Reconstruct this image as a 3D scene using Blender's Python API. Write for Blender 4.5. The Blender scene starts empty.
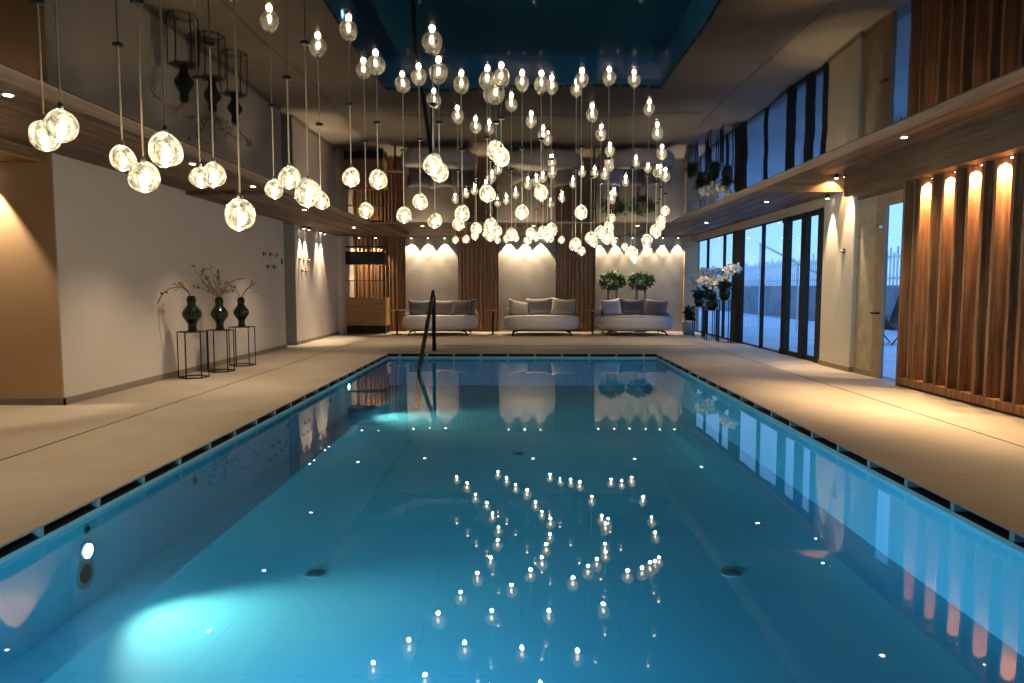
import bpy, bmesh, math, random
from math import sin, cos, pi, atan, radians, sqrt
from mathutils import Vector, Matrix

random.seed(7)
scene = bpy.context.scene
col = scene.collection

# ------------------------------------------------------------------ helpers
def new_obj(name, data, parent=None, loc=(0, 0, 0), rot=(0, 0, 0)):
    o = bpy.data.objects.new(name, data)
    col.objects.link(o)
    o.location = loc
    o.rotation_euler = rot
    if parent is not None:
        o.parent = parent
    return o

def tag(o, label=None, cat=None, group=None, kind=None):
    if label: o['label'] = label
    if cat: o['category'] = cat
    if group: o['group'] = group
    if kind: o['kind'] = kind
    return o

def thing(name, label, cat, loc=(0, 0, 0), rz=0.0, group=None):
    return tag(new_obj(name, None, None, loc, (0, 0, rz)), label, cat, group)

class MB:
    def __init__(self):
        self.bm = bmesh.new()
    def box(self, x0, x1, y0, y1, z0, z1, M=None):
        v = [self.bm.verts.new((x, y, z)) for x in (x0, x1) for y in (y0, y1) for z in (z0, z1)]
        for f in ((0, 1, 3, 2), (4, 6, 7, 5), (0, 4, 5, 1), (2, 3, 7, 6), (0, 2, 6, 4), (1, 5, 7, 3)):
            self.bm.faces.new([v[i] for i in f])
        if M is not None:
            bmesh.ops.transform(self.bm, matrix=M, verts=v)
        return self
    def quad(self, a, b, c, d):
        self.bm.faces.new([self.bm.verts.new(p) for p in (a, b, c, d)])
        return self
    def tube(self, pts, r, n=8, closed=False, cap=True):
        pts = [Vector(p) for p in pts]
        rs = r if isinstance(r, (list, tuple)) else [r] * len(pts)
        rings = []
        N = len(pts)
        for i, p in enumerate(pts):
            if closed:
                t = pts[(i + 1) % N] - pts[i - 1]
            else:
                t = pts[min(i + 1, N - 1)] - pts[max(i - 1, 0)]
            t.normalize()
            up = Vector((0, 0, 1)) if abs(t.z) < 0.9 else Vector((1, 0, 0))
            a = t.cross(up).normalized(); b = t.cross(a).normalized()
            rings.append([self.bm.verts.new(p + (a * cos(2 * pi * k / n) + b * sin(2 * pi * k / n)) * rs[i]) for k in range(n)])
        for i in range(N if closed else N - 1):
            A, B = rings[i], rings[(i + 1) % N]
            for k in range(n):
                self.bm.faces.new((A[k], A[(k + 1) % n], B[(k + 1) % n], B[k]))
        if cap and not closed:
            self.bm.faces.new(rings[0][::-1]); self.bm.faces.new(rings[-1])
        return self
    def lathe(self, prof, n=24, c=(0, 0, 0), sx=1.0, sy=1.0, fn=None):
        rings = []
        for (r, z) in prof:
            ring = []
            for k in range(n):
                a = 2 * pi * k / n
                p = Vector((c[0] + r * cos(a) * sx, c[1] + r * sin(a) * sy, c[2] + z))
                if fn: p = fn(p, a, z)
                ring.append(self.bm.verts.new(p))
            rings.append(ring)
        for A, B in zip(rings, rings[1:]):
            for k in range(n):
                self.bm.faces.new((A[k], A[(k + 1) % n], B[(k + 1) % n], B[k]))
        self.bm.faces.new(rings[0][::-1]); self.bm.faces.new(rings[-1])
        return self
    def cyl(self, x, y, z0, z1, r, n=20):
        return self.lathe([(r, z0), (r, z1)], n, (x, y, 0))
    def mesh(self, name, mat, smooth=False, recalc=True):
        if recalc:
            bmesh.ops.recalc_face_normals(self.bm, faces=self.bm.faces[:])
        me = bpy.data.meshes.new(name)
        self.bm.to_mesh(me); self.bm.free()
        me.materials.append(mat)
        if smooth:
            for p in me.polygons: p.use_smooth = True
        return me
    def build(self, name, mat, parent=None, loc=(0, 0, 0), rot=(0, 0, 0), smooth=False, bevel=0.0, auto=False, recalc=True):
        o = new_obj(name, self.mesh(name, mat, smooth, recalc), parent, loc, rot)
        if bevel:
            m = o.modifiers.new('bevel', 'BEVEL'); m.width = bevel; m.segments = 2; m.limit_method = 'ANGLE'
        if auto:
            bpy.context.view_layer.objects.active = o
            try: o.data.set_sharp_from_angle(angle=radians(40))
            except Exception: pass
        return o

def struct(o, label=None):
    o['kind'] = 'structure'
    if label: o['label'] = label
    return o

# ------------------------------------------------------------------ materials
def mat(name):
    m = bpy.data.materials.new(name); m.use_nodes = True
    nt = m.node_tree; nt.nodes.clear()
    out = nt.nodes.new('ShaderNodeOutputMaterial')
    return m, nt, out

def principled(nt, out, **k):
    p = nt.nodes.new('ShaderNodeBsdfPrincipled')
    for a, b in k.items():
        p.inputs[a].default_value = b
    nt.links.new(p.outputs[0], out.inputs[0])
    return p

def ramp(nt, fac, stops):
    r = nt.nodes.new('ShaderNodeValToRGB')
    e = r.color_ramp.elements
    while len(e) < len(stops): e.new(0.5)
    for i, (p, c) in enumerate(stops):
        e[i].position = p; e[i].color = (*c, 1)
    nt.links.new(fac, r.inputs[0])
    return r.outputs[0]

def coords(nt, scale=(1, 1, 1), rot=(0, 0, 0)):
    t = nt.nodes.new('ShaderNodeTexCoord')
    m = nt.nodes.new('ShaderNodeMapping'); m.inputs['Scale'].default_value = scale; m.inputs['Rotation'].default_value = rot
    nt.links.new(t.outputs['Object'], m.inputs[0])
    return m.outputs[0]

def noise(nt, vec, scale, detail=4, rough=0.55):
    n = nt.nodes.new('ShaderNodeTexNoise')
    n.inputs['Scale'].default_value = scale; n.inputs['Detail'].default_value = detail; n.inputs['Roughness'].default_value = rough
    nt.links.new(vec, n.inputs['Vector'])
    return n.outputs[0]

def bump(nt, h, p, strength=0.2, dist=0.02):
    b = nt.nodes.new('ShaderNodeBump'); b.inputs['Strength'].default_value = strength; b.inputs['Distance'].default_value = dist
    nt.links.new(h, b.inputs['Height']); nt.links.new(b.outputs[0], p.inputs['Normal'])

def mixc(nt, fac, a, b, mode='MIX'):
    m = nt.nodes.new('ShaderNodeMix'); m.data_type = 'RGBA'; m.blend_type = mode
    for s, v in ((m.inputs[0], fac), (m.inputs[6], a), (m.inputs[7], b)):
        if hasattr(v, 'links'): nt.links.new(v, s)
        elif isinstance(v, (int, float)): s.default_value = v
        else: s.default_value = (*v, 1)
    return m.outputs[2]

def simple(name, c, rough=0.5, metal=0.0, var=0.15, scale=6, bstr=0.0):
    m, nt, out = mat(name)
    p = principled(nt, out, Roughness=rough, Metallic=metal)
    n = noise(nt, coords(nt), scale)
    d = tuple(x * (1 - var) for x in c); l = tuple(min(1, x * (1 + var)) for x in c)
    nt.links.new(ramp(nt, n, [(0.3, d), (0.7, l)]), p.inputs['Base Color'])
    if bstr: bump(nt, n, p, bstr)
    return m

def wood(name, dark, mid, light, axis='y', plank=0.14, length=2.4, rough=0.6, gap=0.012, var=0.6):
    m, nt, out = mat(name)
    p = principled(nt, out, Roughness=rough)
    sc = {'x': (0.35, 6, 6), 'y': (6, 0.35, 6), 'z': (6, 6, 0.35)}[axis]
    g = noise(nt, coords(nt, sc), 3.0, 6, 0.65)
    c = ramp(nt, g, [(0.28, dark), (0.5, mid), (0.74, light)])
    br = nt.nodes.new('ShaderNodeTexBrick')
    rot = {'x': (0, 0, 0), 'y': (0, 0, pi / 2), 'z': (pi / 2, 0, pi / 2)}[axis]
    nt.links.new(coords(nt, (1, 1, 1), rot), br.inputs['Vector'])
    br.inputs['Color1'].default_value = (1 - var, 1 - var, 1 - var, 1)
    br.inputs['Color2'].default_value = (1, 0.97, 0.92, 1)
    br.inputs['Mortar'].default_value = (0.12, 0.1, 0.08, 1)
    br.inputs['Scale'].default_value = 1.0
    br.inputs['Brick Width'].default_value = length
    br.inputs['Row Height'].default_value = plank
    br.inputs['Mortar Size'].default_value = gap * 0.5
    br.inputs['Bias'].default_value = 0.1
    if plank:
        c = mixc(nt, 1.0, c, br.outputs[0], 'MULTIPLY')
    nt.links.new(c, p.inputs['Base Color'])
    bump(nt, g, p, 0.25, 0.01)
    return m

def emit(name, c, s):
    m, nt, out = mat(name)
    e = nt.nodes.new('ShaderNodeEmission'); e.inputs[0].default_value = (*c, 1); e.inputs[1].default_value = s
    nt.links.new(e.outputs[0], out.inputs[0])
    return m

def thin_glass(name, tint=(0.92, 0.96, 1.0), ior=1.5, rough=0.0, wave=None):
    """transparent body with a Fresnel mirror on top"""
    m, nt, out = mat(name)
    t = nt.nodes.new('ShaderNodeBsdfTransparent'); t.inputs[0].default_value = (*tint, 1)
    g = nt.nodes.new('ShaderNodeBsdfGlossy'); g.inputs['Roughness'].default_value = rough
    f = nt.nodes.new('ShaderNodeFresnel'); f.inputs[0].default_value = ior
    mx = nt.nodes.new('ShaderNodeMixShader')
    nt.links.new(f.outputs[0], mx.inputs[0]); nt.links.new(t.outputs[0], mx.inputs[1]); nt.links.new(g.outputs[0], mx.inputs[2])
    nt.links.new(mx.outputs[0], out.inputs[0])
    if wave:
        n = noise(nt, coords(nt, wave[2]), wave[0], 2, 0.5)
        b = nt.nodes.new('ShaderNodeBump'); b.inputs['Strength'].default_value = 1.0; b.inputs['Distance'].default_value = wave[1]
        nt.links.new(n, b.inputs['Height'])
        nt.links.new(b.outputs[0], g.inputs['Normal']); nt.links.new(b.outputs[0], f.inputs['Normal'])
    return m

WARM = (1.0, 0.77, 0.50)

M_soffit = wood('soffit_planks', (0.06, 0.035, 0.02), (0.20, 0.125, 0.07), (0.42, 0.30, 0.19), 'y', 0.16, 3.2, var=0.75)
M_lip = wood('lip_wood', (0.20, 0.13, 0.075), (0.30, 0.20, 0.12), (0.40, 0.28, 0.18), 'y', 0.0)
M_lipx = wood('lip_wood_across', (0.20, 0.13, 0.075), (0.30, 0.20, 0.12), (0.40, 0.28, 0.18), 'x', 0.0)
M_soffit_x = wood('back_soffit_planks', (0.13, 0.08, 0.045), (0.24, 0.155, 0.09), (0.36, 0.25, 0.15), 'x', 0.16, 3.2)
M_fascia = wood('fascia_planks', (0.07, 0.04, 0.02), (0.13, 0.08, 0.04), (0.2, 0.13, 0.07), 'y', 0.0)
M_step = wood('step_planks', (0.20, 0.10, 0.04), (0.33, 0.18, 0.08), (0.42, 0.25, 0.12), 'x', 0.0)
M_fin = wood('slat_wood', (0.07, 0.028, 0.010), (0.22, 0.10, 0.038), (0.42, 0.23, 0.10), 'z', 0.0)
M_finback = wood('slat_back_wood', (0.10, 0.05, 0.022), (0.2, 0.10, 0.045), (0.3, 0.17, 0.085), 'z', 0.0)
M_backslat = wood('back_slat_wood', (0.16, 0.08, 0.04), (0.36, 0.20, 0.10), (0.52, 0.31, 0.17), 'z', 0.0)
M_oak = wood('cabinet_oak', (0.26, 0.14, 0.06), (0.36, 0.20, 0.09), (0.44, 0.27, 0.13), 'x', 0.0, rough=0.45)
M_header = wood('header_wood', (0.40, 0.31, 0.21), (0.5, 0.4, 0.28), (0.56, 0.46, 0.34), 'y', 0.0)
M_post = wood('corner_post_wood', (0.42, 0.29, 0.17), (0.52, 0.37, 0.22), (0.58, 0.43, 0.27), 'z', 0.0)
M_wall = simple('plaster_wall', (0.60, 0.555, 0.51), 0.9, var=0.03, scale=1.5)
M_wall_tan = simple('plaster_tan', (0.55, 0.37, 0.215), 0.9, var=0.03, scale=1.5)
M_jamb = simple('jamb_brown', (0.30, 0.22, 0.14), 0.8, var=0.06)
M_column = simple('column_plaster', (0.62, 0.54, 0.43), 0.9, var=0.03)
M_skirt = simple('skirting_stone', (0.24, 0.20, 0.165), 0.6, var=0.08)
M_black = simple('black_metal', (0.008, 0.008, 0.009), 0.38, 0.5, 0.1)
M_bronze = simple('dark_bronze', (0.03, 0.022, 0.02), 0.4, 0.6, 0.1)
M_frame = simple('black_window_frame', (0.004, 0.004, 0.005), 0.7, 0.0, 0.1)
M_dark = simple('dark_void', (0.006, 0.007, 0.008), 0.7)
M_steel = simple('brushed_steel', (0.45, 0.45, 0.46), 0.3, 1.0, 0.1, 30)
M_white = simple('white_trim', (0.75, 0.73, 0.7), 0.5)
M_cord = simple('pendant_cord', (0.72, 0.56, 0.34), 0.6, 0.0, 0.05)
M_fabric = simple('grey_fabric', (0.52, 0.50, 0.50), 0.95, var=0.10, scale=90, bstr=0.15)
M_cush_d = simple('slate_cushion', (0.12, 0.115, 0.125), 0.95, var=0.12, scale=90, bstr=0.15)
M_cush_m = simple('taupe_cushion', (0.22, 0.20, 0.195), 0.95, var=0.12, scale=90, bstr=0.15)
M_cush_l = simple('silver_cushion', (0.42, 0.42, 0.46), 0.9, var=0.12, scale=60, bstr=0.15)
M_cush_b = simple('beige_cushion', (0.33, 0.29, 0.245), 0.95, var=0.12, scale=60, bstr=0.15)
M_leaf = simple('leaf_green', (0.035, 0.10, 0.02), 0.5, var=0.5, scale=9)
M_leaf2 = simple('orchid_leaf', (0.012, 0.04, 0.02), 0.4, var=0.4, scale=9)
M_petal = simple('orchid_petal', (0.82, 0.80, 0.74), 0.6, var=0.06)
M_vase = simple('green_glaze', (0.004, 0.013, 0.005), 0.12, 0.0, 0.35, 14)
M_twig = simple('dry_twig', (0.16, 0.10, 0.05), 0.8, var=0.2)
M_bud = simple('dry_bud', (0.10, 0.085, 0.05), 0.8, var=0.4)
M_cream = simple('cream_blossom', (0.65, 0.47, 0.30), 0.7, var=0.15)
M_pot = simple('grey_pot', (0.30, 0.32, 0.36), 0.4, var=0.08)
M_potd = simple('dark_planter', (0.05, 0.05, 0.055), 0.5, var=0.1)
M_sling = simple('black_sling', (0.012, 0.013, 0.016), 0.7)
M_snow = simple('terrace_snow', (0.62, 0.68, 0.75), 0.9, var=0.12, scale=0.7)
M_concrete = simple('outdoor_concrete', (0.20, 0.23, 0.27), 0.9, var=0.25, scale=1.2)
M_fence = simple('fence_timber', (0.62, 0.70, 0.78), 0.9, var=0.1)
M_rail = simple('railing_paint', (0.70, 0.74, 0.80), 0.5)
M_pane = thin_glass('window_glass', (0.86, 0.94, 1.0), 1.45)
M_lens = emit('lamp_lens', (1.0, 0.85, 0.62), 30)
M_bulb = emit('pendant_bulb', (1.0, 0.83, 0.55), 85)
M_uw = emit('underwater_lens', (0.75, 0.95, 1.0), 40)

# blown glass of the pendants, bulb light painted in as mottled emission
M_glass, nt, out = mat('blown_glass_with_glow')
g = nt.nodes.new('ShaderNodeBsdfGlass'); g.inputs['IOR'].default_value = 1.4; g.inputs['Roughness'].default_value = 0.02
g.inputs['Color'].default_value = (1.0, 0.97, 0.9, 1)
nb = noise(nt, coords(nt, (1, 1, 0.45)), 22, 2)
b = nt.nodes.new('ShaderNodeBump'); b.inputs['Strength'].default_value = 0.55; b.inputs['Distance'].default_value = 0.02
nt.links.new(nb, b.inputs['Height']); nt.links.new(b.outputs[0], g.inputs['Normal'])
ge = nt.nodes.new('ShaderNodeEmission'); ge.inputs[0].default_value = (1.0, 0.86, 0.58, 1)
gn = noise(nt, coords(nt, (1, 1, 0.5)), 38, 3)
gr = ramp(nt, gn, [(0.42, (0.02, 0.02, 0.02)), (0.54, (0.3, 0.3, 0.3)), (0.68, (1, 1, 1))])
gm = nt.nodes.new('ShaderNodeMath'); gm.operation = 'MULTIPLY'; gm.inputs[1].default_value = 1.0
nt.links.new(gr, gm.inputs[0]); nt.links.new(gm.outputs[0], ge.inputs[1])
ga = nt.nodes.new('ShaderNodeAddShader'); nt.links.new(g.outputs[0], ga.inputs[0]); nt.links.new(ge.outputs[0], ga.inputs[1])
nt.links.new(ga.outputs[0], out.inputs[0])

# black stretch ceiling: glossy dielectric
M_mirror, nt, out = mat('black_gloss_ceiling')
p = principled(nt, out, Roughness=0.03, IOR=1.33)
p.inputs['Base Color'].default_value = (0.003, 0.003, 0.004, 1)
n = noise(nt, coords(nt, (1, 0.6, 1)), 0.9, 1)
bump(nt, n, p, 0.12, 0.05)

# back wall: soft grey concrete plaster with big diamond clouding
M_conc, nt, out = mat('concrete_plaster')
p = principled(nt, out, Roughness=0.85)
n1 = noise(nt, coords(nt), 1.6, 5, 0.6)
nt.links.new(ramp(nt, n1, [(0.3, (0.24, 0.22, 0.195)), (0.7, (0.34, 0.315, 0.285))]), p.inputs['Base Color'])

# stone deck
M_deck, nt, out = mat('deck_stone')
p = principled(nt, out, Roughness=0.62)
n1 = noise(nt, coords(nt), 0.8, 6, 0.6)
n2 = noise(nt, coords(nt), 60, 2, 0.5)
c = ramp(nt, n1, [(0.3, (0.27, 0.225, 0.18)), (0.7, (0.38, 0.33, 0.27))])
c = mixc(nt, 0.25, c, ramp(nt, n2, [(0.35, (0.25, 0.2, 0.15)), (0.65, (0.5, 0.42, 0.33))]))
br = nt.nodes.new('ShaderNodeTexBrick'); br.offset = 0.0
nt.links.new(coords(nt, (1, 1, 1)), br.inputs['Vector'])
br.inputs['Scale'].default_value = 1.0; br.inputs['Brick Width'].default_value = 200; br.inputs['Row Height'].default_value = 2.6
br.inputs['Mortar Size'].default_value = 0.006
br.inputs['Color1'].default_value = br.inputs['Color2'].default_value = (1, 1, 1, 1); br.inputs['Mortar'].default_value = (0.72, 0.7, 0.68, 1)
c = mixc(nt, 1.0, c, br.outputs[0], 'MULTIPLY')
nt.links.new(c, p.inputs['Base Color'])
bump(nt, n2, p, 0.05, 0.005)

# pool tiles
M_tile, nt, out = mat('pool_tile')
p = principled(nt, out, Roughness=0.5)
n1 = noise(nt, coords(nt), 0.6, 3)
c = ramp(nt, n1, [(0.3, (0.20, 0.50, 0.62)), (0.7, (0.27, 0.58, 0.68))])
br = nt.nodes.new('ShaderNodeTexBrick'); br.offset = 0.5
nt.links.new(coords(nt), br.inputs['Vector'])
br.inputs['Scale'].default_value = 1.0; br.inputs['Brick Width'].default_value = 1.2; br.inputs['Row Height'].default_value = 0.6
br.inputs['Mortar Size'].default_value = 0.006
br.inputs['Color1'].default_value = (1, 1, 1, 1); br.inputs['Color2'].default_value = (0.93, 0.95, 0.96, 1); br.inputs['Mortar'].default_value = (0.85, 0.88, 0.9, 1)
c = mixc(nt, 1.0, c, br.outputs[0], 'MULTIPLY')
nt.links.new(c, p.inputs['Base Color'])

M_water = thin_glass('pool_water', (0.36, 0.76, 1.0), 1.33, 0.0, (1.6, 0.0012, (1, 0.7, 1)))

# ------------------------------------------------------------------ lights
LIGHT = 3.3
def spot(name, loc, target, watts, size, blend=0.6, c=WARM, r=0.02, parent=None):
    l = bpy.data.lights.new(name, 'SPOT'); l.energy = watts * LIGHT; l.color = c; l.spot_size = radians(size); l.spot_blend = blend
    l.shadow_soft_size = r
    o = bpy.data.objects.new(name, l); col.objects.link(o)
    o.location = loc
    d = Vector(target) - Vector(loc)
    o.rotation_euler = d.to_track_quat('-Z', 'Y').to_euler()
    return o

# ------------------------------------------------------------------ dimensions
WL, WR = -5.44, 5.48          # side walls
YB = 22.2                     # back wall
PX = 2.83                     # pool half width
PY0, PY1 = 1.0, 14.75          # pool ends
ZM = 2.72                     # glossy ceiling
MX0, MX1, MY1 = -3.1, 3.02, 14.45
ZLN, ZLF = 2.95, 2.89         # left soffit near / far
ZRN, ZRF = 3.27, 3.0          # right soffit near / far
YF = -3.5

# ------------------------------------------------------------------ floor, pool
m = MB()
m.box(-9, -PX, YF, YB, -0.012, 0)
m.box(PX, WR + 0.02, YF, YB, -0.012, 0)
m.box(-PX, PX, YF, PY0, -0.012, 0)
m.box(-PX, PX, PY1, YB, -0.012, 0)
m.box(WR - 0.2, 5.8, YF, 30, -0.06, -0.013)
struct(m.build('floor', M_deck), 'beige stone pool deck in large slabs')

m = MB()   # dark joint line and drain slots along the deck
m.box(-4.23, -4.21, YF, 18, 0, 0.0015)
m.box(4.39, 4.41, YF, 18, 0, 0.0015)
m.box(-3.0, 4.2, 16.75, 16.83, 0, 0.0015)
struct(m.build('trim_10', M_dark), 'thin dark drain joints in the deck')

ZW = -0.10; ZF = -0.68; ZS = -0.07
m = MB()   # tiled basin: floor, four walls and their top edge
m.box(-PX - 0.3, PX + 0.3, PY0 - 0.3, PY1 + 0.3, ZF - 0.05, ZF)
m.box(-PX - 0.3, -PX, PY0, PY1, ZF, ZS); m.box(PX, PX + 0.3, PY0, PY1, ZF, ZS)
m.box(-PX - 0.3, PX + 0.3, PY1, PY1 + 0.3, ZF, ZS); m.box(-PX - 0.3, PX + 0.3, PY0 - 0.3, PY0, ZF, ZS)
struct(m.build('pool_basin', M_tile), 'blue tiled rectangular swimming pool basin')
m = MB()   # overflow gutter behind the lip
m.box(-PX - 0.3, -PX - 0.1, PY0, PY1, ZS, -0.013); m.box(PX + 0.1, PX + 0.3, PY0, PY1, ZS, -0.013)
m.box(-PX - 0.1, PX + 0.1, PY1 + 0.1, PY1 + 0.3, ZS, -0.013)
for s in (-1, 1):
    m.box(min(s * PX, s * (PX + 0.1)), max(s * PX, s * (PX + 0.1)), PY0, PY1, ZS, ZS + 0.002)
m.box(-PX, PX, PY1, PY1 + 0.1, ZS, ZS + 0.002)
struct(m.build('trim_11', M_dark), 'dark overflow gutter slot around the pool')
m = MB()
y = 1.75
while y < PY1:
    for s in (-1, 1):
        m.box(min(s * (PX + .004), s * (PX + 0.1)), max(s * (PX + .004), s * (PX + 0.1)), y - 0.022, y + 0.022, ZS, -0.012)
    y += 0.56
x = -2.6
while x < PX:
    m.box(x - 0.022, x + 0.022, PY1 + .004, PY1 + 0.1, ZS, -0.012); x += 0.575
struct(m.build('trim_12', simple('gutter_divider', (0.22, 0.33, 0.38), 0.5)), 'pale dividers in the overflow gutter')

m = MB()
m.quad((-PX, PY0, ZW), (PX, PY0, ZW), (PX, PY1, ZW), (-PX, PY1, ZW))
w = m.build('pool_water', M_water, recalc=False)
tag(w, 'still turquoise pool water mirroring the pendants', 'water', None, 'stuff')

# underwater lights, inlets, drains
for i, (yy, zz, lab) in enumerate(((4.39, -0.31, 'round glowing underwater light in the left pool wall, nearer one'),
                                   (11.28, -0.22, 'round glowing underwater light in the left pool wall, far one'))):
    t = thing('underwater_light', lab, 'pool light', (-PX, yy, zz), 0, 'underwater pool lights')
    MB().tube([(0.0, 0, 0), (0.012, 0, 0)], 0.075, 24).build('bezel', M_steel, t)
    MB().tube([(0.012, 0, 0), (0.016, 0, 0)], 0.046, 24).build('lens', M_uw, t)
    spot('underwater_lamp_or_fill', (-PX + 0.06, yy, zz), (-0.2, yy - 0.7, ZF + 0.06), 250 / LIGHT, 86, 1.0, (1.0, 0.97, 0.62), 0.08)
for ty, e in ((4.5, 170), (8.5, 330), (13.0, 300)):  # added fill to brighten the right pool wall, no fixtures here
    spot('underwater_fill', (-2.2, PY0 + 0.06, -0.28), (PX, ty, -0.22), e / LIGHT, 48, 1.0, (0.25, 0.72, 1.0), 0.05)
for xx, tx in ((-2.5, 0.8), (-0.9, 2.2)):  # added blue fill from the unseen near end, without fittings
    spot('underwater_lamp_or_fill', (xx, PY0 + 0.06, -0.3), (tx, 8.5, -0.5), 640 / LIGHT, 95, 1.0, (0.24, 0.72, 1.0), 0.05)
for (yy, zz, r, lab) in ((4.36, -0.45, 0.10, 'large round suction grille below the nearer underwater light'),
                         (4.40, -0.17, 0.035, 'small round inlet fitting above the nearer underwater light'),
                         (5.9, -0.27, 0.04, 'small round inlet in the left pool wall, second from the camera'),
                         (8.3, -0.27, 0.04, 'small round inlet in the left pool wall, midway along'),
                         (10.2, -0.27, 0.04, 'small round inlet in the left pool wall, close to the far light')):
    t = thing('pool_inlet', lab, 'pool fitting', (-PX, yy, zz), 0, 'fittings in the left pool wall')
    MB().tube([(0.0, 0, 0), (0.008, 0, 0)], r, 24).build('flange', simple('inlet_steel', (0.22, 0.3, 0.32), 0.4, 0.5), t)
    MB().tube([(0.008, 0, 0), (0.012, 0, 0)], r * 0.6, 20).build('grille', M_bronze, t)
for (xx, yy, lab) in ((-1.5, 4.92, 'round floor drain on the pool bottom, left of the three'),
                      (-0.05, 8.59, 'round floor drain on the pool bottom, farthest and central'),
                      (1.52, 4.98, 'round floor drain on the pool bottom, right of the three')):
    t = thing('floor_drain', lab, 'drain', (xx, yy, ZF), 0, 'drains in the pool floor')
    MB().cyl(0, 0, 0, 0.006, 0.075, 24).build('rim', simple('drain_rim', (0.12, 0.26, 0.31), 0.4, 0.2), t)
    m = MB()
    for k in range(-2, 3):
        m.box(-0.055, 0.055, k * 0.022 - 0.005, k * 0.022 + 0.005, 0.006, 0.010)
    m.build('grate', simple('drain_grate', (0.03, 0.07, 0.085), 0.5), t)

# ------------------------------------------------------------------ walls
m = MB()
m.box(WL - 0.019, WL, 8.17, 16.03, 0, 3.4); m.box(WL - 0.3, WL - 0.019, 15.8, 16.03, 0, 3.4)
struct(m.build('wall_left', M_wall), 'long pale plaster wall left of the pool')
m = MB()
m.box(WL - 0.3, WL, 16.81, 20.6, 0, 3.4); m.box(WL - 0.3, -5.29, 20.6, YB, 0, 3.4)
struct(m.build('wall_left_far', M_wall), 'pale plaster wall beyond the recess')
m = MB()
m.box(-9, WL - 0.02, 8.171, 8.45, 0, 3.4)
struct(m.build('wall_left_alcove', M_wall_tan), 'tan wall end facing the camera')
m = MB()
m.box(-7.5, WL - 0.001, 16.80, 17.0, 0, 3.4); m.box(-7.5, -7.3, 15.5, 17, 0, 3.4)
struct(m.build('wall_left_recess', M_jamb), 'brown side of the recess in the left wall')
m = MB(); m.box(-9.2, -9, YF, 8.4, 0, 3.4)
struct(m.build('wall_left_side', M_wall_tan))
m = MB(); m.box(-9, WR, YF - 0.2, YF, 0, 3.5)
struct(m.build('wall_front', M_wall))
m = MB(); m.box(-5.6, WR + 0.1, YB, YB + 0.25, 0, 3.4)
struct(m.build('wall_back', M_conc), 'grey concrete plaster back wall')
m = MB()
m.box(5.40, 5.62, 11.56, 12.75, 0, 3.4)
struct(m.build('wall_right_column', M_column, bevel=0.02), 'cream plastered column by the sliding door')
m = MB(); m.box(5.47, 5.56, 10.98, 11.56, 0, 3.4)
struct(m.build('wall_right_jamb', simple('jamb_tan', (0.42, 0.33, 0.22), 0.85)), 'tan wall strip beside the door')
m = MB()
m.box(5.55, 5.65, YF, 9.86, 0, 3.4); m.box(5.42, 5.55, YF, 7.28, 0, 3.4)
struct(m.build('wall_right', M_column))
# skirting
m = MB(); m.box(WL, WL + 0.02, 8.15, 16.03, 0, 0.085); m.box(-9, WL + 0.02, 8.15, 8.17, 0, 0.085)
struct(m.build('baseboard_left', M_skirt), 'grey stone skirting along the left wall')
m = MB(); m.box(WL, WL + 0.02, 16.79, 20.6, 0, 0.085); m.box(-7.3, WL, 16.78, 16.8, 0, 0.085)
struct(m.build('baseboard_left_far', M_skirt))
m = MB(); m.box(5.38, 5.40, 11.54, 12.75, 0, 0.085); m.box(5.40, 5.47, 11.54, 11.56, 0, 0.085); m.box(5.45, 5.47, 10.98, 11.54, 0, 0.085)
m.box(5.38, 5.42, YF, 7.28, 0, 0.085)
struct(m.build('baseboard_right', M_skirt))

# ------------------------------------------------------------------ ceilings
m = MB(); m.box(MX0, MX1, YF, MY1, ZM, ZM + 0.04)
struct(m.build('ceiling', M_mirror), 'glossy black stretch ceiling mirroring the pool')
m = MB()
m.box(MX0 - 0.2, MX0, YF, MY1 + 0.2, ZM - 0.012, 3.4); m.box(MX1, MX1 + 0.18, YF, MY1 + 0.2, ZM - 0.012, 3.5)
struct(m.build('trim_1', M_lip), 'pale wood edge along the glossy ceiling')
m = MB(); m.box(MX0, MX1, MY1, MY1 + 0.2, ZM - 0.008, 3.4)
struct(m.build('trim_2', M_lipx), 'pale wood edge at the far end of the glossy ceiling')
m = MB()
m.box(-9, MX0 - 0.2, YF, 11.4, ZLN, 3.4)
struct(m.build('ceiling_left', M_soffit), 'rustic plank soffit over the left deck')
m = MB(); m.box(-7.5, MX0 - 0.2, 11.4, 20.6, ZLF, 3.39)
struct(m.build('ceiling_left_far', M_soffit))
m = MB(); m.box(MX1 + 0.18, 5.8, YF, 12.0, ZRN, 3.5)
struct(m.build('ceiling_right', M_soffit), 'rustic plank soffit over the right deck')
m = MB(); m.box(MX1 + 0.18, 5.8, 12.0, YB, ZRF, 3.49)
struct(m.build('ceiling_right_far', M_soffit))
m = MB(); m.box(MX1 + 0.18, 5.40, 11.985, 12.0, ZRF - 0.005, ZRN)
struct(m.build('trim_3', M_step), 'orange lit wooden step between the two soffit heights')
m = MB(); m.box(MX0 - 0.2, MX1 + 0.18, MY1 + 0.2, 20.6, ZRF - 0.01, 3.39); m.box(-5.5, MX1 + 0.18, 20.6, YB, ZRF - 0.01, 3.39)
struct(m.build('ceiling_back', M_soffit_x), 'plank soffit above the loungers')
m = MB(); m.box(-9, -5.47, YF, 8.17, 2.84, 2.95)
struct(m.build('ceiling_left_alcove', M_soffit))
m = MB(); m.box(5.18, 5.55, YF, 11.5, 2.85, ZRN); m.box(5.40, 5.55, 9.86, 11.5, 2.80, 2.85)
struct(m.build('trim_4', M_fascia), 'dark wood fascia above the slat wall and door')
m = MB(); m.box(5.40, 5.62, 12.75, YB, 2.83, ZRF)
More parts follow.
